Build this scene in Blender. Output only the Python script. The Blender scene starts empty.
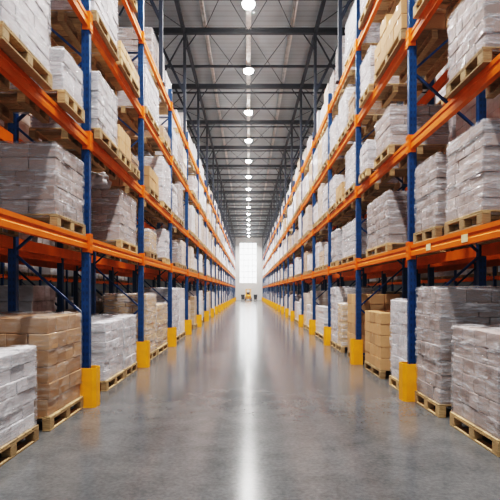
import bpy, bmesh, math, random
from mathutils import Vector, Matrix

scene = bpy.context.scene
COL = scene.collection
R = random.Random(7)

# ------------------------------------------------------------------ layout
EYE = 1.68
XL, XR = 2.40, 2.55                      # rack front lines either side of the aisle
DEPTH = 1.08                             # frame depth
LEVELS_BY_SIDE = {-1: [0.0, 2.47, 3.98, 5.74, 7.40], 1: [0.0, 2.39, 4.05, 5.70, 7.45]}   # storey heights (ground + beam tops)
CLEAR = [1.85, 1.10, 1.36, 1.26, 1.35]
POST_TOP = 8.45
BEAM_H = 0.17
YEND = 92.0
YL = [3.30, 7.40, 11.17, 15.30, 19.40, 23.55, 27.85] + [27.85 + 4.08 * k for k in range(1, 16)]
YR = [3.90, 7.80, 11.60, 15.65, 19.45, 23.55, 28.05] + [28.05 + 4.06 * k for k in range(1, 16)]
ROOF_H = 11.43

# ------------------------------------------------------------------ materials
def new_mat(name):
    m = bpy.data.materials.new(name)
    m.use_nodes = True
    nt = m.node_tree
    b = nt.nodes['Principled BSDF']
    return m, nt, b

def N(nt, kind, **kw):
    n = nt.nodes.new(kind)
    for k, v in kw.items():
        setattr(n, k, v)
    return n

def L(nt, a, b):
    nt.links.new(a, b)

def ramp(nt, fac, stops):
    r = N(nt, 'ShaderNodeValToRGB')
    e = r.color_ramp.elements
    while len(e) < len(stops):
        e.new(0.5)
    for i, (p, c) in enumerate(stops):
        e[i].position = p
        e[i].color = (c[0], c[1], c[2], 1)
    L(nt, fac, r.inputs['Fac'])
    return r.outputs['Color']

def noise(nt, vec, scale, detail=3, rough=.55):
    n = N(nt, 'ShaderNodeTexNoise')
    n.inputs['Scale'].default_value = scale
    n.inputs['Detail'].default_value = detail
    n.inputs['Roughness'].default_value = rough
    if vec is not None:
        L(nt, vec, n.inputs['Vector'])
    return n.outputs['Fac']

def objco(nt, scale=(1, 1, 1), rot=(0, 0, 0), kind='Object'):
    t = N(nt, 'ShaderNodeTexCoord')
    m = N(nt, 'ShaderNodeMapping')
    m.inputs['Scale'].default_value = scale
    m.inputs['Rotation'].default_value = rot
    L(nt, t.outputs[kind], m.inputs['Vector'])
    return m.outputs['Vector']

def mixc(nt, fac, a, b, mode='MIX'):
    m = N(nt, 'ShaderNodeMix', data_type='RGBA', blend_type=mode)
    for sock, v in ((m.inputs[0], fac), (m.inputs[6], a), (m.inputs[7], b)):
        if isinstance(v, (int, float)):
            sock.default_value = v
        elif isinstance(v, tuple):
            sock.default_value = (v[0], v[1], v[2], 1)
        else:
            L(nt, v, sock)
    return m.outputs[2]

def math_(nt, op, a, b=None):
    m = N(nt, 'ShaderNodeMath', operation=op)
    for i, v in enumerate((a, b)):
        if v is None:
            continue
        if isinstance(v, (int, float)):
            m.inputs[i].default_value = v
        else:
            L(nt, v, m.inputs[i])
    return m.outputs[0]

def bump(nt, h, b, strength, dist=.02):
    n = N(nt, 'ShaderNodeBump')
    n.inputs['Strength'].default_value = strength
    n.inputs['Distance'].default_value = dist
    L(nt, h, n.inputs['Height'])
    L(nt, n.outputs['Normal'], b.inputs['Normal'])

def paint(name, col, rough=.4, wear=.12, metallic=0.0):
    m, nt, b = new_mat(name)
    f = noise(nt, objco(nt), 5, 5)
    dark = tuple(c * (1 - wear * 2) for c in col)
    lite = tuple(min(1, c * (1 + wear)) for c in col)
    L(nt, ramp(nt, f, [(.3, dark), (.7, lite)]), b.inputs['Base Color'])
    b.inputs['Roughness'].default_value = rough
    b.inputs['Metallic'].default_value = metallic
    return m

M = {}
M['orange'] = paint('orange_paint', (.77, .168, .006), .55, .06)
M['orange'].node_tree.nodes['Principled BSDF'].inputs['Specular IOR Level'].default_value = .3
M['yellow'] = paint('yellow_paint', (.94, .39, .010), .42, .06)
M['navy_steel'] = paint('navy_steel', (.012, .020, .038), .6)
M['purlin'] = paint('galvanised_purlin', (.80, .80, .79), .5)
M['white_wall'] = paint('white_wall', (.80, .79, .77), .7, .03)
M['dark_grey'] = paint('dark_grey_plastic', (.035, .04, .05), .5)
M['rubber'] = paint('rubber', (.015, .015, .015), .8)
M['steel'] = paint('bare_steel', (.30, .30, .31), .35, .1, .9)
M['lamp_body'] = paint('lamp_body', (.30, .30, .31), .4)
M['rack_label'] = paint('pale_rack_label', (.80, .68, .42), .5, .04)
M['white_card'] = paint('white_card', (.75, .75, .75), .6, .05)
M['tape'] = paint('parcel_tape', (.50, .32, .15), .3, .05)
M['red'] = paint('red_paint', (.5, .03, .02), .4)

def post_mat():                                    # blue upright, rows of punched slots
    m, nt, b = new_mat('blue_perforated_steel')
    t = N(nt, 'ShaderNodeTexCoord')
    s = N(nt, 'ShaderNodeSeparateXYZ')
    L(nt, t.outputs['Object'], s.inputs[0])
    fz = math_(nt, 'ABSOLUTE', math_(nt, 'SUBTRACT', math_(nt, 'FRACT', math_(nt, 'DIVIDE', s.outputs[2], .10)), .5))
    fx = math_(nt, 'ABSOLUTE', math_(nt, 'SUBTRACT', math_(nt, 'ABSOLUTE', s.outputs[0]), .026))
    hole = math_(nt, 'MULTIPLY', math_(nt, 'LESS_THAN', fz, .22), math_(nt, 'LESS_THAN', fx, .010))
    f = noise(nt, t.outputs['Object'], 4, 4)
    base = ramp(nt, f, [(.3, (.003, .044, .130)), (.7, (.007, .078, .215))])
    L(nt, mixc(nt, math_(nt, 'MULTIPLY', hole, .55), base, (.006, .014, .035)), b.inputs['Base Color'])
    b.inputs['Roughness'].default_value = .38
    return m
M['blue'] = post_mat()
M['blue_brace'] = paint('blue_brace', (.006, .045, .14), .42)

def wood_mat():
    m, nt, b = new_mat('pallet_wood')
    f = noise(nt, objco(nt, (3, 22, 22)), 3, 5, .6)
    a = N(nt, 'ShaderNodeAttribute', attribute_name='tint')
    o = N(nt, 'ShaderNodeObjectInfo')
    c = ramp(nt, f, [(.25, (.31, .195, .095)), (.75, (.60, .43, .245))])
    k = math_(nt, 'ADD', math_(nt, 'MULTIPLY', a.outputs['Fac'], .55), .70)
    k2 = math_(nt, 'MULTIPLY', k, math_(nt, 'ADD', math_(nt, 'MULTIPLY', o.outputs['Random'], .35), .8))
    L(nt, mixc(nt, 1.0, c, k2, 'MULTIPLY'), b.inputs['Base Color'])
    b.inputs['Roughness'].default_value = .75
    bump(nt, f, b, .25, .01)
    return m
M['wood'] = wood_mat()

def carton_mat(name, c0, c1, rough=.7, film=0.0, filmcol=(.86, .86, .89)):
    """cardboard with a tint per carton; film>0 lays stretch film over it"""
    m, nt, b = new_mat(name)
    a = N(nt, 'ShaderNodeAttribute', attribute_name='tint')
    o = N(nt, 'ShaderNodeObjectInfo')
    f = noise(nt, objco(nt, (1, 1, 6)), 3, 4)
    base = mixc(nt, a.outputs['Fac'], c0, c1)
    base = mixc(nt, math_(nt, 'MULTIPLY', f, .25), base, tuple(x * .72 for x in c0))
    br = math_(nt, 'ADD', math_(nt, 'MULTIPLY', o.outputs['Random'], .30), .85)
    base = mixc(nt, 1.0, base, br, 'MULTIPLY')
    if film > 0:
        w1 = noise(nt, objco(nt, (1.2, 1.2, 5), (.5, .45, 0)), 2.6, 5, .65)
        w2 = noise(nt, objco(nt, (1.0, 1.0, 7), (-.3, -.35, .4)), 1.7, 4, .6)
        w = math_(nt, 'MULTIPLY', math_(nt, 'ADD', w1, w2), .5)
        mask = ramp(nt, w, [(.40, (film * .3,) * 3), (.64, (min(1, film * 1.5),) * 3)])
        base = mixc(nt, mask, base, filmcol)
        b.inputs['Roughness'].default_value = .38
        b.inputs['Specular IOR Level'].default_value = .6
        b.inputs['Coat Weight'].default_value = .45
        b.inputs['Coat Roughness'].default_value = .16
        bump(nt, w, b, .55, .05)
    else:
        b.inputs['Roughness'].default_value = rough
    L(nt, base, b.inputs['Base Color'])
    return m
M['kraft'] = carton_mat('kraft_cardboard', (.44, .245, .115), (.62, .385, .21))
M['brownbox'] = carton_mat('brown_cardboard', (.30, .165, .085), (.46, .28, .16))
M['tan'] = carton_mat('tan_cardboard', (.52, .36, .22), (.66, .48, .31))
M['greybox'] = carton_mat('grey_cardboard', (.27, .215, .195), (.45, .375, .345))
M['whitebox'] = carton_mat('white_cardboard', (.46, .44, .45), (.68, .67, .69))
M['far_grey'] = carton_mat('film_wrapped_grey', (.38, .31, .29), (.50, .43, .41), film=.42)
M['far_white'] = carton_mat('film_wrapped_white', (.60, .59, .60), (.72, .71, .72), film=.55)
M['far_kraft'] = carton_mat('film_wrapped_kraft', (.44, .27, .13), (.58, .38, .21), film=.22)
M['far_tan'] = carton_mat('film_wrapped_tan', (.50, .38, .28), (.62, .49, .38), film=.35)

def film_mat(name, lo, hi, col=(.90, .90, .93)):
    m, nt, b = new_mat(name)
    w1 = noise(nt, objco(nt, (1.0, 1.0, 4), (.5, .42, 0)), 2.0, 8, .72)
    w2 = noise(nt, objco(nt, (1.0, 1.0, 9), (-.3, -.3, .4)), 3.2, 6, .65)
    w = math_(nt, 'MULTIPLY', math_(nt, 'ADD', w1, w2), .5)
    mask = ramp(nt, w, [(.44, (lo,) * 3), (.54, ((lo + hi) * .42,) * 3), (.62, (hi,) * 3)])  # film opacity, sharpened so its pale streaks paint in glints
    b.inputs['Base Color'].default_value = (*col, 1)
    b.inputs['Roughness'].default_value = .13
    b.inputs['Specular IOR Level'].default_value = .9
    L(nt, mask, b.inputs['Alpha'])
    bump(nt, w, b, 1.0, .085)
    return m
M['film_white'] = film_mat('stretch_film_white', .10, .85)
M['film_grey'] = film_mat('stretch_film_clear', .06, .78)
M['film_kraft'] = film_mat('stretch_film_thin', .06, .50, (.9, .84, .78))

def floor_mat():
    m, nt, b = new_mat('polished_concrete')
    g = objco(nt, kind='Generated')
    v = objco(nt)
    big = noise(nt, v, .55, 6, .6)
    mid = noise(nt, v, 2.4, 7, .68)
    fine = noise(nt, v, 26, 4, .6)
    k = math_(nt, 'ADD', math_(nt, 'MULTIPLY', big, .45), math_(nt, 'MULTIPLY', mid, .55))
    c = ramp(nt, k, [(.36, (.062, .064, .066)), (.50, (.098, .100, .102)), (.64, (.130, .131, .131))])
    c = mixc(nt, .14, c, ramp(nt, fine, [(.35, (.07, .07, .07)), (.65, (.30, .30, .30))]))
    L(nt, c, b.inputs['Base Color'])
    L(nt, math_(nt, 'ADD', math_(nt, 'MULTIPLY', mid, .07), .13), b.inputs['Roughness'])
    b.inputs['Specular IOR Level'].default_value = .22
    
    return m
M['floor'] = floor_mat()

def roof_mat():
    m, nt, b = new_mat('ribbed_roof_sheet')
    t = N(nt, 'ShaderNodeTexCoord')
    s = N(nt, 'ShaderNodeSeparateXYZ')
    L(nt, t.outputs['Object'], s.inputs[0])
    fr = math_(nt, 'FRACT', math_(nt, 'DIVIDE', s.outputs[1], .34))
    rib = math_(nt, 'LESS_THAN', fr, .22)
    f = noise(nt, t.outputs['Object'], .6, 4)
    c = ramp(nt, f, [(.3, (.33, .385, .42)), (.7, (.41, .47, .51))])
    L(nt, mixc(nt, math_(nt, 'MULTIPLY', rib, .22), c, (.10, .105, .11)), b.inputs['Base Color'])
    b.inputs['Roughness'].default_value = .6
    bump(nt, rib, b, .4, .04)
    return m
M['roof'] = roof_mat()

def emit_mat(name, col, s):
    m, nt, b = new_mat(name)
    b.inputs['Base Color'].default_value = (.9, .9, .9, 1)
    b.inputs['Emission Color'].default_value = (*col, 1)
    b.inputs['Emission Strength'].default_value = s
    return m
M['lens'] = emit_mat('lamp_lens', (1, .98, .95), 40)

def glass_mat():
    m, nt, b = new_mat('fill_window_glass')
    out = nt.nodes['Material Output']
    tr = N(nt, 'ShaderNodeBsdfTransparent')
    tr.inputs['Color'].default_value = (.93, .96, .98, 1)
    gl = N(nt, 'ShaderNodeBsdfGlossy')
    gl.inputs['Roughness'].default_value = .05
    mx = N(nt, 'ShaderNodeMixShader')
    mx.inputs[0].default_value = .06
    L(nt, tr.outputs[0], mx.inputs[1]); L(nt, gl.outputs[0], mx.inputs[2])
    L(nt, mx.outputs[0], out.inputs['Surface'])
    return m
M['glass'] = glass_mat()

# ------------------------------------------------------------------ mesh helpers
class MB:
    def __init__(self):
        self.v = []; self.f = []; self.t = []
    def box(self, x0, x1, y0, y1, z0, z1, tint=.5):
        i = len(self.v)
        self.v += [(x0, y0, z0), (x1, y0, z0), (x1, y1, z0), (x0, y1, z0),
                   (x0, y0, z1), (x1, y0, z1), (x1, y1, z1), (x0, y1, z1)]
        for q in ((0, 3, 2, 1), (4, 5, 6, 7), (0, 1, 5, 4), (1, 2, 6, 5), (2, 3, 7, 6), (3, 0, 4, 7)):
            self.f.append(tuple(i + k for k in q)); self.t.append(tint)
        return self
    def bar(self, a, b, w, h=None, up=(0, 0, 1), tint=.5):
        a, b = Vector(a), Vector(b); h = h or w
        d = (b - a).normalized(); u = Vector(up)
        if abs(d.dot(u)) > .99: u = Vector((0, 1, 0))
        s = d.cross(u).normalized(); u = s.cross(d).normalized()
        i = len(self.v)
        for p in (a, b):
            for sx, sz in ((-1, -1), (1, -1), (1, 1), (-1, 1)):
                self.v.append(tuple(p + s * (sx * w / 2) + u * (sz * h / 2)))
        for q in ((0, 1, 2, 3), (7, 6, 5, 4), (0, 4, 5, 1), (1, 5, 6, 2), (2, 6, 7, 3), (3, 7, 4, 0)):
            self.f.append(tuple(i + k for k in q)); self.t.append(tint)
        return self
    def prism(self, prof, y0, y1, axis='y', tint=.5):
        """closed profile of (a, z) swept along y (or x)"""
        i = len(self.v); n = len(prof)
        for yy in (y0, y1):
            for a, z in prof:
                self.v.append((a, yy, z) if axis == 'y' else (yy, a, z))
        self.f.append(tuple(i + k for k in range(n))); self.t.append(tint)
        self.f.append(tuple(i + n + k for k in reversed(range(n)))); self.t.append(tint)
        for k in range(n):
            k2 = (k + 1) % n
            self.f.append((i + k, i + n + k, i + n + k2, i + k2)); self.t.append(tint)
        return self
    def lathe(self, prof, c=(0, 0, 0), seg=20, axis='z', tint=.5):
        i = len(self.v); n = len(prof)
        for s in range(seg):
            a = 2 * math.pi * s / seg
            for r, h in prof:
                x, y = r * math.cos(a), r * math.sin(a)
                p = (x, y, h) if axis == 'z' else (h, x, y)
                self.v.append((c[0] + p[0], c[1] + p[1], c[2] + p[2]))
        for s in range(seg):
            s2 = (s + 1) % seg
            for k in range(n - 1):
                self.f.append((i + s * n + k, i + s2 * n + k, i + s2 * n + k + 1, i + s * n + k + 1)); self.t.append(tint)
        return self
    def mesh(self, name, mats, bevel=0, smooth=False, idx=None):
        me = bpy.data.meshes.new(name)
        me.from_pydata(self.v, [], self.f)
        for m in (mats if isinstance(mats, (list, tuple)) else [mats]):
            me.materials.append(m)
        at = me.attributes.new('tint', 'FLOAT', 'FACE')
        at.data.foreach_set('value', self.t)
        if idx:
            me.polygons.foreach_set('material_index', idx)
        bm = bmesh.new(); bm.from_mesh(me)
        bmesh.ops.recalc_face_normals(bm, faces=bm.faces)
        if bevel:
            bmesh.ops.bevel(bm, geom=bm.edges[:], offset=bevel, segments=1, profile=.6, affect='EDGES')
        bm.to_mesh(me); bm.free()
        if smooth:
            me.polygons.foreach_set('use_smooth', [True] * len(me.polygons))
        return me

def link(name, me, parent=None, loc=(0, 0, 0)):
    o = bpy.data.objects.new(name, me)
    COL.objects.link(o)
    o.location = loc
    if parent: o.parent = parent
    return o

def empty(name, loc, label, cat, group=None):
    o = bpy.data.objects.new(name, None)
    o.empty_display_size = .2
    COL.objects.link(o); o.location = loc
    tag(o, label, cat, group)
    return o

def tag(o, label, cat, group=None):
    o['label'] = label; o['category'] = cat
    if group: o['group'] = group
    return o

def struct(name, me, loc=(0, 0, 0)):
    o = link(name, me, None, loc); o['kind'] = 'structure'
    return o

ORD = ['first', 'second', 'third', 'fourth', 'fifth', 'sixth', 'seventh', 'eighth', 'ninth', 'tenth', 'eleventh',
       'twelfth', 'thirteenth', 'fourteenth', 'fifteenth', 'sixteenth', 'seventeenth', 'eighteenth', 'nineteenth',
       'twentieth', 'twenty-first', 'twenty-second', 'twenty-third']

# ------------------------------------------------------------------ building shell
WX = 17.0
YB = -9.0
struct('floor', MB().box(-WX, WX, YB, YEND + 1, -.2, 0).mesh('floor', M['floor']))
struct('ceiling', MB().box(-WX, WX, YB, YEND + 1, ROOF_H + .55, ROOF_H + .7).mesh('ceiling', M['roof']))
M['grey_wall'] = paint('grey_wall', (.16, .165, .17), .8, .05)
struct('wall_left', MB().box(-WX - .2, -WX, YB, YEND + .3, 0, ROOF_H + .7).mesh('wall_left', M['grey_wall']))
struct('wall_right', MB().box(WX, WX + .2, YB, YEND + .3, 0, ROOF_H + .7).mesh('wall_right', M['grey_wall']))
D0, D1, DZ0, DZ1 = -5.5, 5.5, .9, 9.4  # opening added behind the camera, out of view, for soft frontal fill
wfm = MB().box(-WX, D0, YB - .2, YB, 0, ROOF_H + .7).box(D1, WX, YB - .2, YB, 0, ROOF_H + .7)
wfm.box(D0, D1, YB - .2, YB, 0, DZ0).box(D0, D1, YB - .2, YB, DZ1, ROOF_H + .7)
struct('wall_front', wfm.mesh('wall_front', M['white_wall']))
wf2 = MB()
for k in range(7):
    x = D0 + (D1 - D0) * k / 6
    wf2.box(x - .06, x + .06, YB - .16, YB - .02, DZ0, DZ1)
for k in range(5):
    z = DZ0 + (DZ1 - DZ0) * k / 4
    wf2.box(D0 - .05, D1 + .05, YB - .17, YB - .01, z - .06, z + .06)
fill_win = struct('added_fill_window', wf2.mesh('added_fill_window', M['purlin']))  # unseen added window, there to brighten the load fronts
W0, W1, WZ0, WZ1 = -1.64, 1.50, 3.15, 10.55
wb = MB()
wb.box(-WX, W0, YEND, YEND + .3, 0, ROOF_H + .7).box(W1, WX, YEND, YEND + .3, 0, ROOF_H + .7)
wb.box(W0, W1, YEND, YEND + .3, 0, WZ0).box(W0, W1, YEND, YEND + .3, WZ1, ROOF_H + .7)
struct('wall_back', wb.mesh('wall_back', M['white_wall']))
# tall glazed window in the end wall
wf = MB()
for k in range(5):
    x = W0 + (W1 - W0) * k / 4
    wf.box(x - .05, x + .05, YEND + .05, YEND + .2, WZ0, WZ1)
for k in range(8):
    z = WZ0 + (WZ1 - WZ0) * k / 7
    wf.box(W0 - .05, W1 + .05, YEND + .04, YEND + .21, z - .05, z + .05)
win = struct('window_1', wf.mesh('window_1', M['purlin']))
M['frosted'] = emit_mat('frosted_daylight_glazing', (.93, .97, 1), 3.6)
link('pane', MB().box(W0, W1, YEND + .11, YEND + .13, WZ0, WZ1).mesh('pane', M['frosted']), win)

link('pane', MB().box(D0, D1, YB - .10, YB - .08, DZ0, DZ1).mesh('pane', M['glass']), fill_win)  # clear glass used only in the added window
# roof steel: main cross beams, lighter secondary beams, long members, rods and knee braces
FR = [18.96 + 5.12 * k for k in range(-5, 15)]
CXL, CXR = -2.42, 2.53
tn = 1
for i, y in enumerate(FR):
    m = MB()
    H = ROOF_H
    for dz in (0.0, .17):                                         # I section
        m.box(-WX, WX, y - .08, y + .08, H + dz, H + dz + .03)
    m.box(-WX, WX, y - .02, y + .02, H, H + .2)
    if i >= 6:
        m.box(-WX, WX, y + .56, y + .63, H, H + .07)
    struct('trim_%d' % tn, m.mesh('roof_beam', M['navy_steel'])); tn += 1
    m = MB()                                                      # columns on the racks with their knee braces
    for cx, s in ((CXL, -1), (CXR, 1)):
        m.box(cx - .05, cx + .05, y - .06, y + .06, LEVELS_BY_SIDE[s][4] + .001, H)
        m.box(cx - .11, cx + .11, y - .11, y + .11, LEVELS_BY_SIDE[s][4] + .001, LEVELS_BY_SIDE[s][4] + .02)
        m.bar((cx, y, 9.15), (cx + s * 1.1, y, H), .09)
        m.bar((cx, y, H - .05), (cx + s * 1.15, y, 9.3), .05)
        m.bar((cx, y, H - .65), (cx - s * .45, y, H), .035)
        m.bar((cx, y, H - .55), (cx, y + .55, H + .02), .04)
        m.bar((cx, y, H - .55), (cx, y - .55, H + .02), .04)
    struct('trim_%d' % tn, m.mesh('roof_column', M['navy_steel'])); tn += 1
    yn = y + 5.12
    if yn > YEND: break
    m = MB()                                                      # secondary beam half-way
    m.box(-WX, WX, y + 3.1 - .045, y + 3.1 + .045, H + .12, H + .2)
    struct('trim_%d' % tn, m.mesh('secondary_beam', M['navy_steel'])); tn += 1
    m = MB()                                                      # wind-bracing rods
    for s in (-1, 1):
        m.bar((s * 1.64, y, H + .2), (0, yn, H + .1), .02)
        m.bar((0, y, H + .1), (s * 1.64, yn, H + .2), .02)
        m.bar((s * 2.45, y, H + .2), (s * 5.6, yn, H + .2), .02)
        m.bar((s * 5.6, y, H + .2), (s * 2.45, yn, H + .2), .02)
    struct('trim_%d' % tn, m.mesh('bracing_rod', M['navy_steel'])); tn += 1
for x in (-1.64, 1.64, -5.2, 5.2, -8.8, 8.8):                     # pale purlins
    m = MB().box(x - .075, x + .075, YB, YEND, H + .26, H + .29).box(x - .02, x + .02, YB, YEND, H + .26, H + .55)
    m.box(x - .075, x - .05, YB, YEND, H + .26, H + .36)
    struct('trim_%d' % tn, m.mesh('purlin', M['purlin'])); tn += 1
for x in (CXL - .03, CXR + .03):                                  # eaves members along the column heads
    struct('trim_%d' % tn, MB().box(x - .06, x + .06, YB, YEND, H + .05, H + .2).mesh('long_beam', M['navy_steel'])); tn += 1
m = MB().box(-.10, .10, YB, YEND, H + .16, H + .18).box(-.10, -.085, YB, YEND, H + .16, H + .24).box(.085, .10, YB, YEND, H + .16, H + .24)
struct('trim_%d' % tn, m.mesh('cable_tray', M['purlin'])); tn += 1

# ------------------------------------------------------------------ lamps
def lamp_meshes():
    body = MB().lathe([(0, .20), (.07, .20), (.09, .12), (.20, .06), (.25, 0), (.25, -.03), (.22, -.03)], seg=24).mesh('lamp_housing', M['lamp_body'], smooth=True)
    lens = MB().lathe([(0, -.17), (.12, -.165), (.18, -.14), (.212, -.08), (.215, -.02), (0, -.015)], seg=24).mesh('lamp_lens', M['lens'], smooth=True)
    rod = MB().box(-.012, .012, -.012, .012, .19, .36).box(-.05, .05, -.07, .07, .35, .365).mesh('hanger', M['steel'])
    return body, lens, rod
LB, LLn, LRd = lamp_meshes()
LIGHT = bpy.data.lights.new('lamp_light', 'AREA')
LIGHT.shape = 'DISK'; LIGHT.size = .42; LIGHT.energy = 560; LIGHT.spread = math.radians(146); LIGHT.color = (1, .975, .95)
def lamp(x, y, z, label, group, ld=LIGHT):
    t = empty('high_bay_lamp', (x, y, z), label, 'lamp', group)
    link('housing', LB, t); link('lens', LLn, t); link('hanger', LRd, t)
    lo = bpy.data.objects.new('lamp_light', ld); COL.objects.link(lo)
    lo.location = (0, 0, -.19); lo.parent = t
    return t
LY = [y + 3.1 for y in FR if 0 < y + 3.1 < YEND - 1]
nv = 0
for y in LY:
    if y > 16:
        lb = 'round white high-bay lamp glowing above the aisle, %s from the front in the row' % ORD[nv]; nv += 1
    else:
        lb = 'round white high-bay lamp above the aisle at the near end, %s' % ('out of view overhead')
    lamp(0, y, ROOF_H + .02, lb, 'high-bay lamps over the centre aisle')
LIGHT2 = LIGHT.copy(); LIGHT2.energy = 50
for s in (-1, 1):
    for k in range(6):
        lamp(s * 8.6, 4 + 11 * k, ROOF_H + .02,
             'white high-bay lamp over the %s side aisle behind the racks' % ('left' if s < 0 else 'right'),
             'high-bay lamps over the %s side aisle' % ('left' if s < 0 else 'right'), LIGHT2)

# ------------------------------------------------------------------ racks
def post_mesh(top):
    m = MB()
    w, d, t = .057, .05, .008
    # C section: web toward the aisle (-y face carries slots too)
    prof_boxes = [(-w, w, -d, -d + t), (-w, -w + t, -d, d), (w - t, w, -d, d), (-w, -w + .03, d - t, d), (w - .03, w, d - t, d)]
    for x0, x1, y0, y1 in prof_boxes:
        m.box(x0, x1, y0, y1, .012, top)
    return m.mesh('upright_post', M['blue'])
POST = post_mesh(POST_TOP)
POST_LOW = post_mesh(7.85)
PLATE = MB().box(-.09, .09, -.08, .08, 0, .012).mesh('base_plate', M['steel'])

def brace_mesh(s, depth):
    m = MB(); z = .35; k = 0
    a, b = 0, s * depth
    m.bar((a, 0, .22), (b, 0, .22), .035, .035)
    while z + .95 < 7.8:
        p, q = (b, a) if k % 2 == 0 else (a, b)
        m.bar((p, 0, z), (q, 0, z + .95), .045, .032)
        z += .95; k += 1
    m.bar((a, 0, z), (b, 0, z), .035, .035)
    return m.mesh('frame_brace', M['blue_brace'])

def beam_mesh(length, s):
    """step-section beam running along y; s is the side the stepped face looks away from"""
    h = BEAM_H
    prof = [(-.045, 0), (.025, 0), (.025, -h), (-.045, -h), (-.045, -h * .64), (-.036, -h * .58), (-.036, -h * .36), (-.045, -h * .30)]
    prof = [(x * s, z) for x, z in prof]
    return MB().prism(prof, 0, length).mesh('load_beam', M['orange'])
CONN = {}
def conn_mesh(s, sgn):
    if (s, sgn) in CONN: return CONN[(s, sgn)]
    m = MB()
    m.box(*sorted((s * -.075, s * -.062)), *sorted((0, sgn * .062)), -BEAM_H - .06, .055)
    m.box(*sorted((s * -.075, s * .04)), *sorted((sgn * .056, sgn * .066)), -BEAM_H - .05, .05)
    for z in (.02, -.09, -.19):
        m.box(*sorted((s * -.083, s * -.074)), *sorted((sgn * .02, sgn * .04)), z - .012, z + .012)
    CONN[(s, sgn)] = m.mesh('beam_connector', M['orange'])
    return CONN[(s, sgn)]

def rack(x, s, ys, label, detail, levels=(1, 2, 3, 4)):
    """x: front line, s: direction from the front line to the back of the rack (+1 = +x)"""
    root = empty('pallet_rack', (x, ys[0], 0), label, 'rack', None)
    BR = brace_mesh(s, DEPTH)
    for i, y in enumerate(ys):
        yy = y - ys[0]
        fp = link('upright_post', POST if i < 3 else POST_LOW, root, (0, yy, 0)); fp.rotation_euler.z = -s * math.pi / 2 * 0
        link('base_plate', PLATE, fp)
        rp = link('rear_post', POST if i < 3 else POST_LOW, root, (s * DEPTH, yy, 0))
        if i < 8: link('base_plate', PLATE, rp)
        link('frame_brace', BR, root, (0, yy, 0))
        if i + 1 < len(ys):
            ln = ys[i + 1] - y - .115
            bm_ = beam_mesh(ln, s)
            for lv in levels:
                bo = link('load_beam', bm_, root, (0, yy + .0575, LEVELS_BY_SIDE[s][lv]))
                link('rear_beam', bm_, root, (s * DEPTH, yy + .0575, LEVELS_BY_SIDE[s][lv])).scale.x = -1
                if detail and i < 14:
                    link('beam_connector', conn_mesh(s, 1), bo, (0, -.0575, 0))
                    link('beam_connector', conn_mesh(s, -1), bo, (0, ln + .0575, 0))
                if detail and s > 0 and lv == 1 and i == 0:
                    for q in (1.75, 2.92):
                        link('rack_label', MB().box(-.049, -.0455, q, q + .17, -.145, -.055).mesh('rack_label', M['rack_label']), bo)['label'] = 'pale blank location label'
    return root
rack(-XL, -1, YL, 'tall blue and orange pallet rack along the left side of the aisle', True)
rack(XR, 1, YR, 'tall blue and orange pallet rack along the right side of the aisle', True)
X2 = XL + DEPTH + .72, XR + DEPTH + .60
rack(-X2[0], -1, YL[:15], 'shadowed blue and orange pallet rack standing behind the left rack', False)
rack(X2[1], 1, YR[:15], 'shadowed blue and orange pallet rack standing behind the right rack', False)
X3 = 11.6
rack(-X3, -1, YL[1:13], 'pallet rack across the far left side aisle', False, (1, 2, 3))
rack(X3, 1, YR[1:13], 'pallet rack across the far right side aisle', False, (1, 2, 3))

# ------------------------------------------------------------------ yellow column guards
def guard_mesh(s):
    m = MB(); t = .012; h = .57
    a, b, c = -.20 * s, .055 * s, None
    y0, y1 = -.22, .06
    ch = .05
    # folded plate: front (facing the camera end), aisle side and rear leaf, with chamfered corners
    outer = [(b, y0), (a + s * ch, y0), (a, y0 + ch), (a, y1 - ch), (a + s * ch, y1), (b, y1)]
    inner = [(b, y0 + t), (a + s * (ch + .004), y0 + t), (a + s * t, y0 + ch + .004), (a + s * t, y1 - ch - .004), (a + s * (ch + .004), y1 - t), (b, y1 - t)]
    n = len(outer)
    for k in range(n - 1):
        o0, o1, i0, i1 = outer[k], outer[k + 1], inner[k], inner[k + 1]
        i = len(m.v)
        for z in (.0, h):
            for p in (o0, o1, i1, i0): m.v.append((p[0], p[1], z))
        for q in ((0, 1, 2, 3), (7, 6, 5, 4), (0, 4, 5, 1), (1, 5, 6, 2), (2, 6, 7, 3), (3, 7, 4, 0)):
            m.f.append(tuple(i + k2 for k2 in q)); m.t.append(.5)
    return m.mesh('column_guard', M['yellow'])
FOOT = {}
for s, ys, x, nm in ((-1, YL, -XL, 'left'), (1, YR, XR, 'right')):
    g = guard_mesh(s)
    bolts = MB()
    for yb in (-.17, .01):
        bolts.lathe([(0, .02), (.016, .02), (.016, 0)], (s * -.15, yb, 0), 6)
    fm = bolts.mesh('anchor_bolt', M['steel'])
    for i, y in enumerate(ys[1:]):
        t = empty('column_guard', (x, y, 0),
                  'yellow steel column guard at the foot of the %s %s rack upright from the front' % (ORD[i], nm), 'column guard',
                  'yellow guards along the %s rack' % nm)
        link('shield', g, t); link('anchor_bolt', fm, t)

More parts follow.
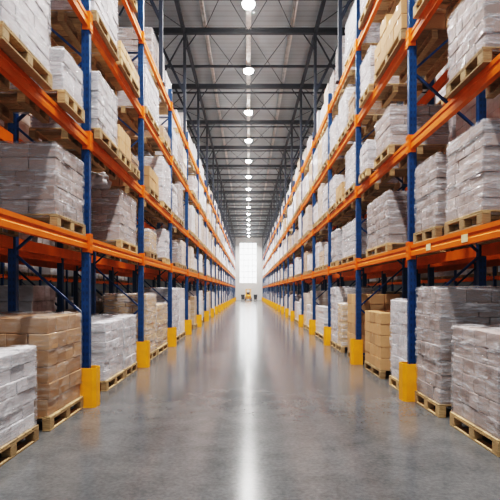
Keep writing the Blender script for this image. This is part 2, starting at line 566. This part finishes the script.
# ------------------------------------------------------------------ pallets
def pallet_parts(ly, dx):
    """pallet ly long (y) x dx deep (x), .17 high, boards; returns deck / block / skid meshes"""
    hy, hx = ly / 2, dx / 2
    deck = MB(); nb = 7
    w = ly / nb
    for k in range(nb):
        deck.box(-hx, hx, -hy + k * w + .008, -hy + (k + 1) * w - .008, .148, .17, R.random())
    for xx in (-hx + .05, 0, hx - .05):
        deck.box(xx - .05, xx + .05, -hy, hy, .126, .148, R.random())
    bw = .065
    blocks = []
    for xx in (-hx + .05, 0, hx - .05):
        for yy in (-hy + bw, 0, hy - bw):
            blocks.append((xx, yy))
    skid = MB().box(-.05, .05, -hy, hy, 0, .022, R.random())
    blk = MB().box(-.05, .05, -bw, bw, .022, .126, R.random())
    return deck, blk, skid, blocks
PC = {}
def pallet(parent_or_none, ly, dx, loc=(0, 0, 0), detail=True, root=None):
    key = (round(ly, 2), round(dx, 2), detail)
    if key not in PC:
        deck, blk, skid, blocks = pallet_parts(ly, dx)
        if detail:
            PC[key] = (deck.mesh('deck', M['wood'], .004), blk.mesh('block', M['wood'], .006), skid.mesh('skid', M['wood'], .004), blocks)
        else:
            hy, hx = ly / 2, dx / 2
            for xx, yy in blocks:
                deck.box(xx - .05, xx + .05, yy - .065, yy + .065, .022, .126, R.random())
            for xx in (-hx + .05, 0, hx - .05):
                deck.box(xx - .05, xx + .05, -hy, hy, 0, .022, R.random())
            PC[key] = (deck.mesh('pallet', M['wood']),)
    p = PC[key]
    if not detail:
        return link('pallet', p[0], parent_or_none, loc)
    if root is None:
        o = link('pallet', p[0], parent_or_none, loc)              # deck carries the blocks and skids
    else:
        o = root
        link('deck', p[0], o)
    for xx, yy in p[3]:
        link('block', p[1], o, (xx, yy, 0))
    for xx in sorted(set(b[0] for b in p[3])):
        link('skid', p[2], o, (xx, 0, 0))
    return o

# ------------------------------------------------------------------ stacks and film
def stack_mb(ly, dx, h, r, cy=.38, cx=.38, cz=.20, jit=.010):
    """courses of cartons in running bond, only the outer ones"""
    m = MB()
    nz = max(2, round(h / cz)); cz = h / nz
    for k in range(nz):
        ny = max(2, round(ly / cy)) + (k % 2 if r.random() < .8 else 0); nx = max(2, round(dx / cx)) + ((k + 1) % 2 if r.random() < .6 else 0)
        wy, wx = ly / ny, dx / nx
        sy, sx = (r.random() - .5) * jit * 1.6, (r.random() - .5) * jit * 1.6
        for a in range(nx):
            for b in range(ny):
                if 0 < a < nx - 1 and 0 < b < ny - 1 and k < nz - 1: continue
                j = [(r.random() - .5) * jit for _ in range(3)]
                m.box(-dx / 2 + a * wx + .0025 + sx + j[0], -dx / 2 + (a + 1) * wx - .0025 + sx + j[0],
                      -ly / 2 + b * wy + .0025 + sy + j[1], -ly / 2 + (b + 1) * wy - .0025 + sy + j[1],
                      k * cz, (k + 1) * cz - .004 - (abs(j[2]) if k == nz - 1 else 0), r.random())
    return m

def wrap_mesh(ly, dx, h, r, mat, off=.014, amp=.009, drop=.05, cz=.2):
    """stretch-film skin: a fine crumpled shell round the stack, open at the bottom"""
    m = MB()
    hx, hy = dx / 2 + off, ly / 2 + off
    nyv, nxv, nz = max(6, int(ly / .055)), max(6, int(dx / .055)), max(6, int((h + drop) / .045))
    ph = [r.random() * 6.28 for _ in range(8)]
    def wob(u, v):
        return amp * (.5 * math.sin(u * 9 + v * 5 + ph[0]) + .4 * math.sin(u * 17 - v * 23 + ph[1]) + .5 * math.sin(v * 2 * math.pi / cz + ph[2]) + .3 * math.sin(u * 31 + v * 37 + ph[3]))
    ring = []
    for i in range(nxv): ring.append((-hx + 2 * hx * i / nxv, -hy, 0, -1))
    for i in range(nyv): ring.append((hx, -hy + 2 * hy * i / nyv, 1, 0))
    for i in range(nxv): ring.append((hx - 2 * hx * i / nxv, hy, 0, 1))
    for i in range(nyv): ring.append((-hx, hy - 2 * hy * i / nyv, -1, 0))
    n = len(ring)
    for k in range(nz + 1):
        z = -drop + (h + drop + off) * k / nz
        for i, (x, y, ax, ay) in enumerate(ring):
            u = i * .055
            d = wob(u, z) + (r.random() - .5) * amp * .9
            cxn, cyn = (1 - .012 if k == nz else 1), (1 - .012 if k == nz else 1)
            if ax == 0 and i % n in (0,): d = 0
            m.v.append(((x + ax * d) * cxn, (y + ay * d) * cyn, z))
    for k in range(nz):
        for i in range(n):
            i2 = (i + 1) % n
            m.f.append((k * n + i, k * n + i2, (k + 1) * n + i2, (k + 1) * n + i)); m.t.append(.5)
    base = nz * n
    # top: inner grid stitched to the ring
    gi = {}
    for a in range(nxv + 1):
        for b in range(nyv + 1):
            edge = None
            if b == 0: edge = a % n
            elif a == nxv: edge = (nxv + b) % n
            elif b == nyv: edge = (nxv + nyv + (nxv - a)) % n
            elif a == 0: edge = (2 * nxv + nyv + (nyv - b)) % n
            if edge is not None: gi[(a, b)] = base + edge
            else:
                gi[(a, b)] = len(m.v)
                m.v.append((-hx + 2 * hx * a / nxv, -hy + 2 * hy * b / nyv, h + off + .008 + (r.random() - .5) * .012 + .012 * math.sin(a * .6 + b * .9 + ph[5])))
    for a in range(nxv):
        for b in range(nyv):
            m.f.append((gi[(a, b)], gi[(a + 1, b)], gi[(a + 1, b + 1)], gi[(a, b + 1)])); m.t.append(.5)
    return m.mesh('stretch_wrap', mat, smooth=True)

LOADS = []      # dicts
def add(side, row, lv, y0, y1, top, kind, xoff=0.0, depth=1.08, bay=None, opened=False, pos=None, **kw):
    LOADS.append(dict(side=side, row=row, lv=lv, y0=y0, y1=y1, top=top, kind=kind, xoff=xoff, depth=depth, opened=opened, **kw))

# --- loads read from the photograph (side, level, near edge, far edge, top, kind)
Ls, Rs = -1, 1
near = [
 # left, ground
 (Ls, 0, 4.45, 5.66, 1.07, 'white'), (Ls, 0, 5.98, 7.20, 1.385, 'kraft'),
 (Ls, 0, 8.36, 9.58, 1.17, 'white'), (Ls, 0, 9.64, 10.68, 1.19, 'white'),
 (Ls, 0, 11.75, 12.98, 1.62, 'tan'), (Ls, 0, 13.1, 14.75, 1.34, 'tan'),
 (Ls, 0, 15.5, 17.3, 1.78, 'white'), (Ls, 0, 17.42, 18.85, 1.80, 'white'),
 # left, first beam level
 (Ls, 1, 6.20, 7.29, 3.55, 'grey'), (Ls, 1, 9.31, 10.67, 3.60, 'grey'),
 (Ls, 1, 12.06, 13.04, 3.20, 'tan'), (Ls, 1, 14.3, 15.15, 3.47, 'white'),
 # left, second
 (Ls, 2, 4.85, 6.09, 5.33, 'white'), (Ls, 2, 6.50, 7.29, 4.88, 'white'),
 (Ls, 2, 8.03, 9.20, 5.23, 'white'), (Ls, 2, 9.27, 10.17, 4.78, 'open'), (Ls, 2, 10.3, 11.0, 4.55, 'kraft'),
 (Ls, 2, 11.75, 12.97, 4.63, 'open'), (Ls, 2, 13.65, 15.15, 5.38, 'white'),
 # left, third
 (Ls, 3, 5.85, 7.10, 6.95, 'white'),
 (Ls, 3, 7.82, 9.20, 7.04, 'white'), (Ls, 3, 9.34, 10.95, 6.37, 'open'),
 (Ls, 3, 11.4, 13.1, 6.88, 'white'), (Ls, 3, 13.7, 15.05, 6.25, 'kraft'),
 # left, top
 (Ls, 4, 9.4, 10.7, 8.0, 'kraft'), (Ls, 4, 13.26, 14.5, 8.70, 'grey'), (Ls, 4, 14.58, 15.20, 8.80, 'white'),
 # right, ground
 (Rs, 0, 5.05, 6.27, 1.27, 'grey'), (Rs, 0, 6.62, 7.62, 1.74, 'grey'),
 (Rs, 0, 7.98, 8.98, 1.54, 'white'), (Rs, 0, 9.55, 10.87, 1.26, 'open'),
 (Rs, 0, 11.85, 12.75, 1.61, 'open'), (Rs, 0, 13.6, 14.35, 1.35, 'tan'), (Rs, 0, 14.42, 15.5, 1.80, 'white'),
 (Rs, 0, 16.9, 19.0, 1.14, 'white'),
 # right, first
 (Rs, 1, 5.40, 6.44, 3.56, 'grey'), (Rs, 1, 6.75, 7.66, 3.57, 'grey'),
 (Rs, 1, 9.10, 10.74, 3.53, 'grey'), (Rs, 1, 11.9, 13.6, 3.42, 'white'), (Rs, 1, 14.4, 15.4, 3.48, 'white'),
 # right, second
 (Rs, 2, 5.40, 6.42, 5.16, 'grey'), (Rs, 2, 9.0, 10.1, 5.06, 'grey'), (Rs, 2, 10.75, 11.5, 4.95, 'white'),
 (Rs, 2, 11.72, 12.9, 5.19, 'white'), (Rs, 2, 13.2, 14.2, 4.58, 'open'), (Rs, 2, 14.4, 15.5, 5.05, 'white'),
 # right, third
 (Rs, 3, 6.75, 7.70, 6.9, 'grey'), (Rs, 3, 8.3, 10.1, 6.78, 'open'), (Rs, 3, 10.5, 11.45, 6.85, 'white'),
 (Rs, 3, 11.85, 12.6, 6.45, 'kraft'), (Rs, 3, 12.75, 13.9, 6.9, 'white'), (Rs, 3, 14.2, 15.4, 6.7, 'white'),
 # right, top
 (Rs, 4, 10.3, 11.5, 8.6, 'white'), (Rs, 4, 11.95, 13.2, 8.66, 'white'), (Rs, 4, 13.4, 14.3, 8.42, 'white'), (Rs, 4, 14.5, 15.55, 9.1, 'grey'),
]
for s, lv, y0, y1, top, kind in near:
    if s < 0 and lv == 2 and y1 < 11.1:                            # these pallets hang out over the beam
        q = .94
        add(s, 1, lv, y0 * q, y1 * q, EYE + (top - EYE) * q, kind, xoff=-.13)
        continue
    if lv >= 2 and y1 < 11.55:
        q = .96
        add(s, 1, lv, y0 * q, y1 * q, EYE + (top - EYE) * q, kind, xoff=-.09)
        continue
    add(s, 1, lv, y0, y1, top, kind, xoff=(.16 if lv == 4 and y0 > 12 else -.05 if lv in (2, 3) else 0.0))

def fill(side, row, lv, ys, b0, b1, keep, r, y_from=0):
    for b in range(b0, min(b1, len(ys) - 1)):
        a, z = ys[b] + .14, ys[b + 1] - .14
        n = 3
        slot = (z - a) / n
        for k in range(n):
            if r.random() > keep: continue
            ln = slot * r.uniform(.80, .95)
            c = a + slot * (k + .5) + r.uniform(-.03, .03)
            if c - ln / 2 < y_from: continue
            hmax = CLEAR[lv]
            h = hmax * r.choice([.62, .78, .85, .92, .96, .99])
            if lv == 0: h = r.choice([1.1, 1.3, 1.45, 1.6, 1.7])
            kind = r.choices(['white', 'grey', 'tan', 'kraft'], [5, 2.2, 1.6, .9])[0]
            add(side, row, lv, c - ln / 2, c + ln / 2, LEVELS_BY_SIDE[side][lv] + h, kind, xoff=(.16 if lv == 4 else -.06 if row == 1 and lv in (2, 3) else 0) + r.uniform(0, .03))
r = random.Random(21)
for lv in range(5):
    fill(-1, 1, lv, YL, 3 if lv else 4, 30, .95, r)
    fill(1, 1, lv, YR, 3 if lv else 4, 30, .95, r)
MAIN = len(LOADS)
# second rows standing behind, in the dark
add(-1, 2, 0, 9.7, 10.9, 1.80, 'grey'); add(-1, 2, 0, 12.2, 13.4, 1.2, 'kraft'); add(-1, 2, 0, 16.4, 17.6, 1.35, 'kraft'); add(-1, 2, 0, 17.7, 18.9, 1.5, 'tan')
add(1, 2, 0, 9.0, 10.2, 1.5, 'grey'); add(1, 2, 0, 12.1, 13.3, 1.45, 'grey'); add(1, 2, 0, 15.9, 17.3, 1.68, 'kraft'); add(1, 2, 0, 17.6, 19.0, 1.68, 'kraft')
r2 = random.Random(5)
for s, ys in ((-1, YL), (1, YR)):
    fill(s, 2, 0, ys, 4, 9, .6, r2)
    for lv in (1, 2, 3):
        fill(s, 2, lv, ys, 0, 4, .8, r2)

for s, ys in ((-1, YL), (1, YR)):
    for lv in (0, 1):
        fill(s, 3, lv, ys, 1, 11, .7, r2)
X0 = {(-1, 3): -X3, (1, 3): X3, (-1, 1): -XL, (1, 1): XR, (-1, 2): -X2[0], (1, 2): X2[1]}
YS = {-1: YL, 1: YR}
def score(d):
    return (d['y1'] - d['y0']) * (d['top'] - LEVELS_BY_SIDE[d['side']][d['lv']]) / ((d['y0'] + d['y1']) / 2) ** 2 * (1, .35, .12)[d['row'] - 1]
wrapped = [d for d in LOADS if d['kind'] != 'open']
wrapped.sort(key=score, reverse=True)
for k, d in enumerate(wrapped): d['solo'] = k < 300

LEVEL_WORD = ['on the floor', 'on the first shelf', 'on the second shelf', 'on the third shelf', 'on the top shelf']
KIND_WORD = {'white': 'white film-wrapped', 'grey': 'grey-pink film-wrapped', 'tan': 'tan film-wrapped', 'kraft': 'brown film-wrapped'}
# position words inside a bay
from collections import defaultdict
cell = defaultdict(list)
for d in LOADS:
    ys = YS[d['side']]
    c = (d['y0'] + d['y1']) / 2
    b = max(i for i in range(len(ys)) if ys[i] <= c)
    d['bay'] = b
    cell[(d['side'], d['row'], d['lv'], b)].append(d)
for k, lst in cell.items():
    lst.sort(key=lambda d: d['y0'])
    words = {1: [''], 2: ['nearer one', 'farther one'], 3: ['nearest one', 'middle one', 'farthest one'], 4: ['nearest one', 'second one', 'third one', 'farthest one']}[len(lst)]
    for d, w in zip(lst, words): d['pos'] = w
def where(d):
    sd = 'left' if d['side'] < 0 else 'right'
    rk = ('%s rack' % sd) if d['row'] == 1 else ('dark rack behind %s rack' % sd) if d['row'] == 2 else 'far %s side rack' % sd
    lv = ['floor', 'first shelf', 'second shelf', 'third shelf', 'top shelf'][d['lv']]
    w = '%s, %s, %s bay back' % (rk, lv, ORD[d['bay']])
    return w + (', ' + d['pos'] if d['pos'] else '')

VAR = {}
def variant(kind, k):
    if (kind, k) not in VAR:
        rr = random.Random(k * 31 + len(kind))
        st = stack_mb(1.12, 1.06, 1.0, rr, cy=rr.choice([.3, .38, .56]), cx=.36, cz=rr.choice([.17, .2, .25]))
        VAR[(kind, k)] = st.mesh('wrapped_cartons', M['far_' + kind], .009)
    return VAR[(kind, k)]
BOX = {'white': 'whitebox', 'grey': 'greybox', 'tan': 'tan', 'kraft': 'brownbox'}
FILM = {'white': 'film_white', 'grey': 'film_grey', 'tan': 'film_grey', 'kraft': 'film_kraft'}
stuff = {'pal': MB()}
fr = MB(); fidx = []
FK = ['white', 'grey', 'tan', 'kraft']
carton_cache = {}
rng = random.Random(99)

def carton_mesh(w, d, h, kind):
    key = (round(w, 3), round(d, 3), round(h, 3), kind)
    if key in carton_cache: return carton_cache[key]
    m = MB()
    m.box(-w / 2, w / 2, -d / 2, d / 2, 0, h - .006, rng.random())
    # folded top flaps meeting in a seam
    m.box(-w / 2 + .004, w / 2 - .004, -d / 2 + .004, -.003, h - .008, h, rng.random())
    m.box(-w / 2 + .004, w / 2 - .004, .003, d / 2 - .004, h - .008, h, rng.random())
    body = m.mesh('carton', M[kind], .006)
    t = MB().box(-w / 2 - .001, w / 2 + .001, -.025, .025, h - .001, h + .0015)
    t.box(-w / 2 - .0015, -w / 2 + .001, -.025, .025, h - .07, h).box(w / 2 - .001, w / 2 + .0015, -.025, .025, h - .07, h)
    carton_cache[key] = (body, t.mesh('tape', M['tape']))
    return carton_cache[key]

def open_stack(d, xc, yc, base):
    """a pallet with loose kraft cartons standing on it, every carton a thing"""
    ly, dx = d['y1'] - d['y0'], d['depth']
    sd = 'left' if d['side'] < 0 else 'right'
    pt = empty('pallet', (xc, yc, base), 'wooden pallet under open brown cartons, ' + where(d), 'pallet')
    pallet(None, ly, dx, root=pt)
    h = d['top'] - base - .17
    nz = max(2, round(h / .24)); cz = h / nz
    ny = max(2, round(ly / .42)); nx = 3
    kind = d.get('mat', 'kraft')
    for k in range(nz):
        for a in range(nx):
            for b in range(ny):
                if k == nz - 1 and nz > 2 and d['lv'] == 3 and (b == 0 or rng.random() < .25): continue   # ragged top course
                wy, wx = ly / ny, dx / nx
                body, tape = carton_mesh(wx - .012, wy - .012, cz - .002, kind)
                o = link('carton', body, None, (xc - dx / 2 + (a + .5) * wx + rng.uniform(-.005, .005),
                                               yc - ly / 2 + (b + .5) * wy + rng.uniform(-.005, .005), base + .17 + k * cz))
                tag(o, 'brown cardboard carton stacked on pallet, ' + where(d), 'carton', 'brown cartons, ' + where(d))
                link('tape', tape, o)

for d in LOADS:
    base = LEVELS_BY_SIDE[d['side']][d['lv']] + .0005
    ly, dx = d['y1'] - d['y0'], d['depth']
    yc = (d['y0'] + d['y1']) / 2
    x0 = X0[(d['side'], d['row'])]
    xc = x0 + d['side'] * (dx / 2 - .03 + d['xoff'])
    if d['kind'] == 'open':
        open_stack(d, xc, yc, base); continue
    h = d['top'] - base - .17
    k = d['kind']
    if not d['solo']:
        # far away: folded into the one uncounted mass of loads
        rr = rng
        pm = fr
        for xx in (-.45, 0, .45):
            for yy in (-.44, 0, .44):
                pm.box(xc + xx * dx - .05, xc + xx * dx + .05, yc + yy * ly - .06, yc + yy * ly + .06, base, base + .13, rr.random())
        pm.box(xc - dx / 2, xc + dx / 2, d['y0'], d['y1'], base + .13, base + .17, rr.random())
        fidx += [4] * (10 * 6)
        st = stack_mb(ly - .05, dx - .05, h, rr, .5, .5, .3)
        for i in range(0, len(st.v), 8):
            a, b = st.v[i], st.v[i + 6]
            pm.box(xc + a[0], xc + b[0], yc + a[1], yc + b[1], base + .17 + a[2], base + .17 + b[2], rr.random())
            fidx += [FK.index(k)] * 6
        continue
    lab = '%s pallet load, %s' % (KIND_WORD[k], where(d))
    sd = 'left' if d['side'] < 0 else 'right'
    grp = 'wrapped pallet loads in the %s rack' % sd if d['row'] == 1 else ('wrapped pallet loads in the dark rack behind the %s rack' if d['row'] == 2 else 'wrapped pallet loads across the %s side aisle') % sd
    t = empty('pallet_load', (xc, yc, base), lab, 'pallet load', grp)
    nearby = d['row'] == 1 and yc < 17.5
    pallet(t, round(ly * 20) / 20 if not nearby else ly, dx, (0, 0, 0), nearby)
    if nearby:
        rr = random.Random(int(yc * 1000) + d['lv'] * 77 + d['side'])
        cz = rr.choice([.15, .17, .19]); cy = rr.choice([.26, .32, .38])
        s0 = stack_mb(ly - .06, dx - .06, h - .02, rr, cy, .38, cz, .014)
        link('carton_stack', s0.mesh('carton_stack', M[BOX[k]], .007), t, (0, 0, .17))
        link('stretch_wrap', wrap_mesh(ly - .06, dx - .06, h - .02, rr, M[FILM[k]], cz=(h - .02) / max(2, round((h - .02) / cz))), t, (0, 0, .17))
    else:
        o = link('wrapped_cartons', variant(k, rng.randrange(5)), t, (0, 0, .17))
        o.scale = ((dx - .05) / 1.06, (ly - .05) / 1.12, h)
        if rng.random() < .5: o.rotation_euler.z = math.pi
if fr.v:
    o = link('pallet_load', fr.mesh('pallet_load', [M['far_white'], M['far_grey'], M['far_tan'], M['far_kraft'], M['wood']], idx=fidx))
    tag(o, 'distant wrapped pallet loads filling the far end of both racks', 'pallet load')
    o['kind'] = 'stuff'

# ------------------------------------------------------------------ crumpled film left on a load
def film_bundle(x, y, z):
    bm = bmesh.new()
    bmesh.ops.create_icosphere(bm, subdivisions=4, radius=1)
    q = random.Random(3)
    fs = [(Vector((q.uniform(-1, 1), q.uniform(-1, 1), q.uniform(-1, 1))).normalized(), q.uniform(3, 9), q.uniform(0, 6)) for _ in range(9)]
    for v in bm.verts:
        d = 1 + sum(.055 * math.sin(f * v.co.dot(n) * 1.6 + p) for n, f, p in fs)
        c = v.co * d
        v.co = Vector((c.x * .26, c.y * .22, max(c.z * .18, -.15) + .15))
    me = bpy.data.meshes.new('film_bundle'); bm.to_mesh(me); bm.free()
    me.materials.append(M['far_white'])
    o = link('film_bundle', me, None, (x, y, z))
    tag(o, 'crumpled pale film bundle lying on a wrapped load on the left first shelf', 'plastic film')
film_bundle(-2.92, 9.62, 3.625)

# ------------------------------------------------------------------ forklift at the far end
def forklift(x, y):
    t = empty('forklift', (x, y, 0), 'small yellow forklift truck parked before the far white wall', 'forklift')
    b = MB().prism([(-.9, .30), (.55, .30), (.60, .75), (.05, .80), (-.1, .95), (-.85, 1.0), (-1.0, .8)], -.5, .5, axis='x')
    link('body', b.mesh('body', M['yellow'], .03), t)
    link('counterweight', MB().box(-.48, .48, .55, .95, .28, 1.05).mesh('counterweight', M['yellow'], .06), t).location.y = 0
    g = MB()
    for sx in (-.45, .45):
        g.bar((sx, -.55, .95), (sx, -.35, 1.95), .06); g.bar((sx, .75, .95), (sx, .55, 1.95), .06)
    g.box(-.5, .5, -.4, .6, 1.94, 2.0)
    link('overhead_guard', g.mesh('overhead_guard', M['yellow']), t)
    ms = MB()
    for sx in (-.3, .3): ms.box(sx - .05, sx + .05, -1.12, -1.0, .08, 2.05)
    for z in (.35, 1.1, 2.0): ms.box(-.35, .35, -1.1, -1.02, z - .04, z + .04)
    link('mast', ms.mesh('mast', M['yellow']), t)
    for sx in (-.25, .25):
        link('fork', MB().box(sx - .06, sx + .06, -2.0, -1.14, .06, .10).box(sx - .06, sx + .06, -1.18, -1.13, .06, .6).mesh('fork', M['steel']), t)
    link('seat', MB().box(-.25, .25, .05, .5, .85, 1.0).box(-.25, .25, .45, .55, 1.0, 1.45).mesh('seat', M['dark_grey'], .03), t)
    wm = MB().lathe([(0, -.1), (.24, -.1), (.28, -.06), (.28, .06), (.24, .1), (0, .1)], seg=20, axis='x').mesh('wheel', M['rubber'], smooth=True)
    for sx in (-.5, .5):
        for yy in (-.62, .6): link('wheel', wm, t, (sx, yy, .28))
forklift(-.05, 88.0)
def bin_(x, y, label):
    t = empty('wheeled_bin', (x, y, 0), label, 'bin')
    m = MB()
    i = 0
    m.prism([(-.26, .12), (.26, .12), (.33, .95), (-.33, .95)], -.28, .28)
    link('body', m.mesh('body', M['dark_grey'], .02), t)
    link('lid', MB().prism([(-.36, .95), (.36, .95), (.30, 1.04), (-.30, 1.04)], -.33, .33).mesh('lid', M['dark_grey'], .01), t)
    wm = MB().lathe([(0, -.03), (.1, -.03), (.1, .03), (0, .03)], seg=14, axis='x').mesh('wheel', M['rubber'])
    for sx in (-.24, .24): link('wheel', wm, t, (sx, .2, .10))
bin_(-1.0, 89.9, 'dark wheeled bin standing left of the distant yellow forklift')
bin_(1.25, 89.9, 'dark wheeled bin standing right of the distant yellow forklift')

# ------------------------------------------------------------------ world, added front fill, camera, view
w = bpy.data.worlds.new('World'); scene.world = w; w.use_nodes = True
bg = w.node_tree.nodes['Background']
bg.inputs['Color'].default_value = (.92, .97, 1, 1)
bg.inputs['Strength'].default_value = 6.0
vs = w.node_tree.nodes.new('ShaderNodeVolumeScatter')            # thin even haze through the hall
vs.inputs['Density'].default_value = .0016
vs.inputs['Anisotropy'].default_value = .3
w.node_tree.links.new(vs.outputs[0], w.node_tree.nodes['World Output'].inputs['Volume'])
la = bpy.data.lights.new('front_fill_light', 'AREA'); la.shape = 'RECTANGLE'; la.size = 3.2; la.size_y = 7.2; la.energy = 1800; la.color = (.93, .97, 1)  # has no object itself, copied for the added front fill

la2 = la.copy(); la2.size = 10.8; la2.size_y = 8.3; la2.energy = 950
lo2 = bpy.data.objects.new('added_front_fill', la2); COL.objects.link(lo2)  # unseen area light added to brighten the camera-facing load sides
lo2.location = (0, YB - .35, 5.15); lo2.rotation_euler = (math.pi / 2, 0, 0)

cam = bpy.data.cameras.new('Camera'); co = bpy.data.objects.new('Camera', cam); COL.objects.link(co)
co.location = (0, 0, EYE); co.rotation_euler = (math.pi / 2, 0, 0)
cam.sensor_width = 36; cam.lens = 36
cam.shift_x = .003; cam.shift_y = .082
cam.clip_end = 300
scene.camera = co
scene.view_settings.view_transform = 'Filmic'
scene.view_settings.look = 'Very High Contrast'
scene.view_settings.exposure = -0.2
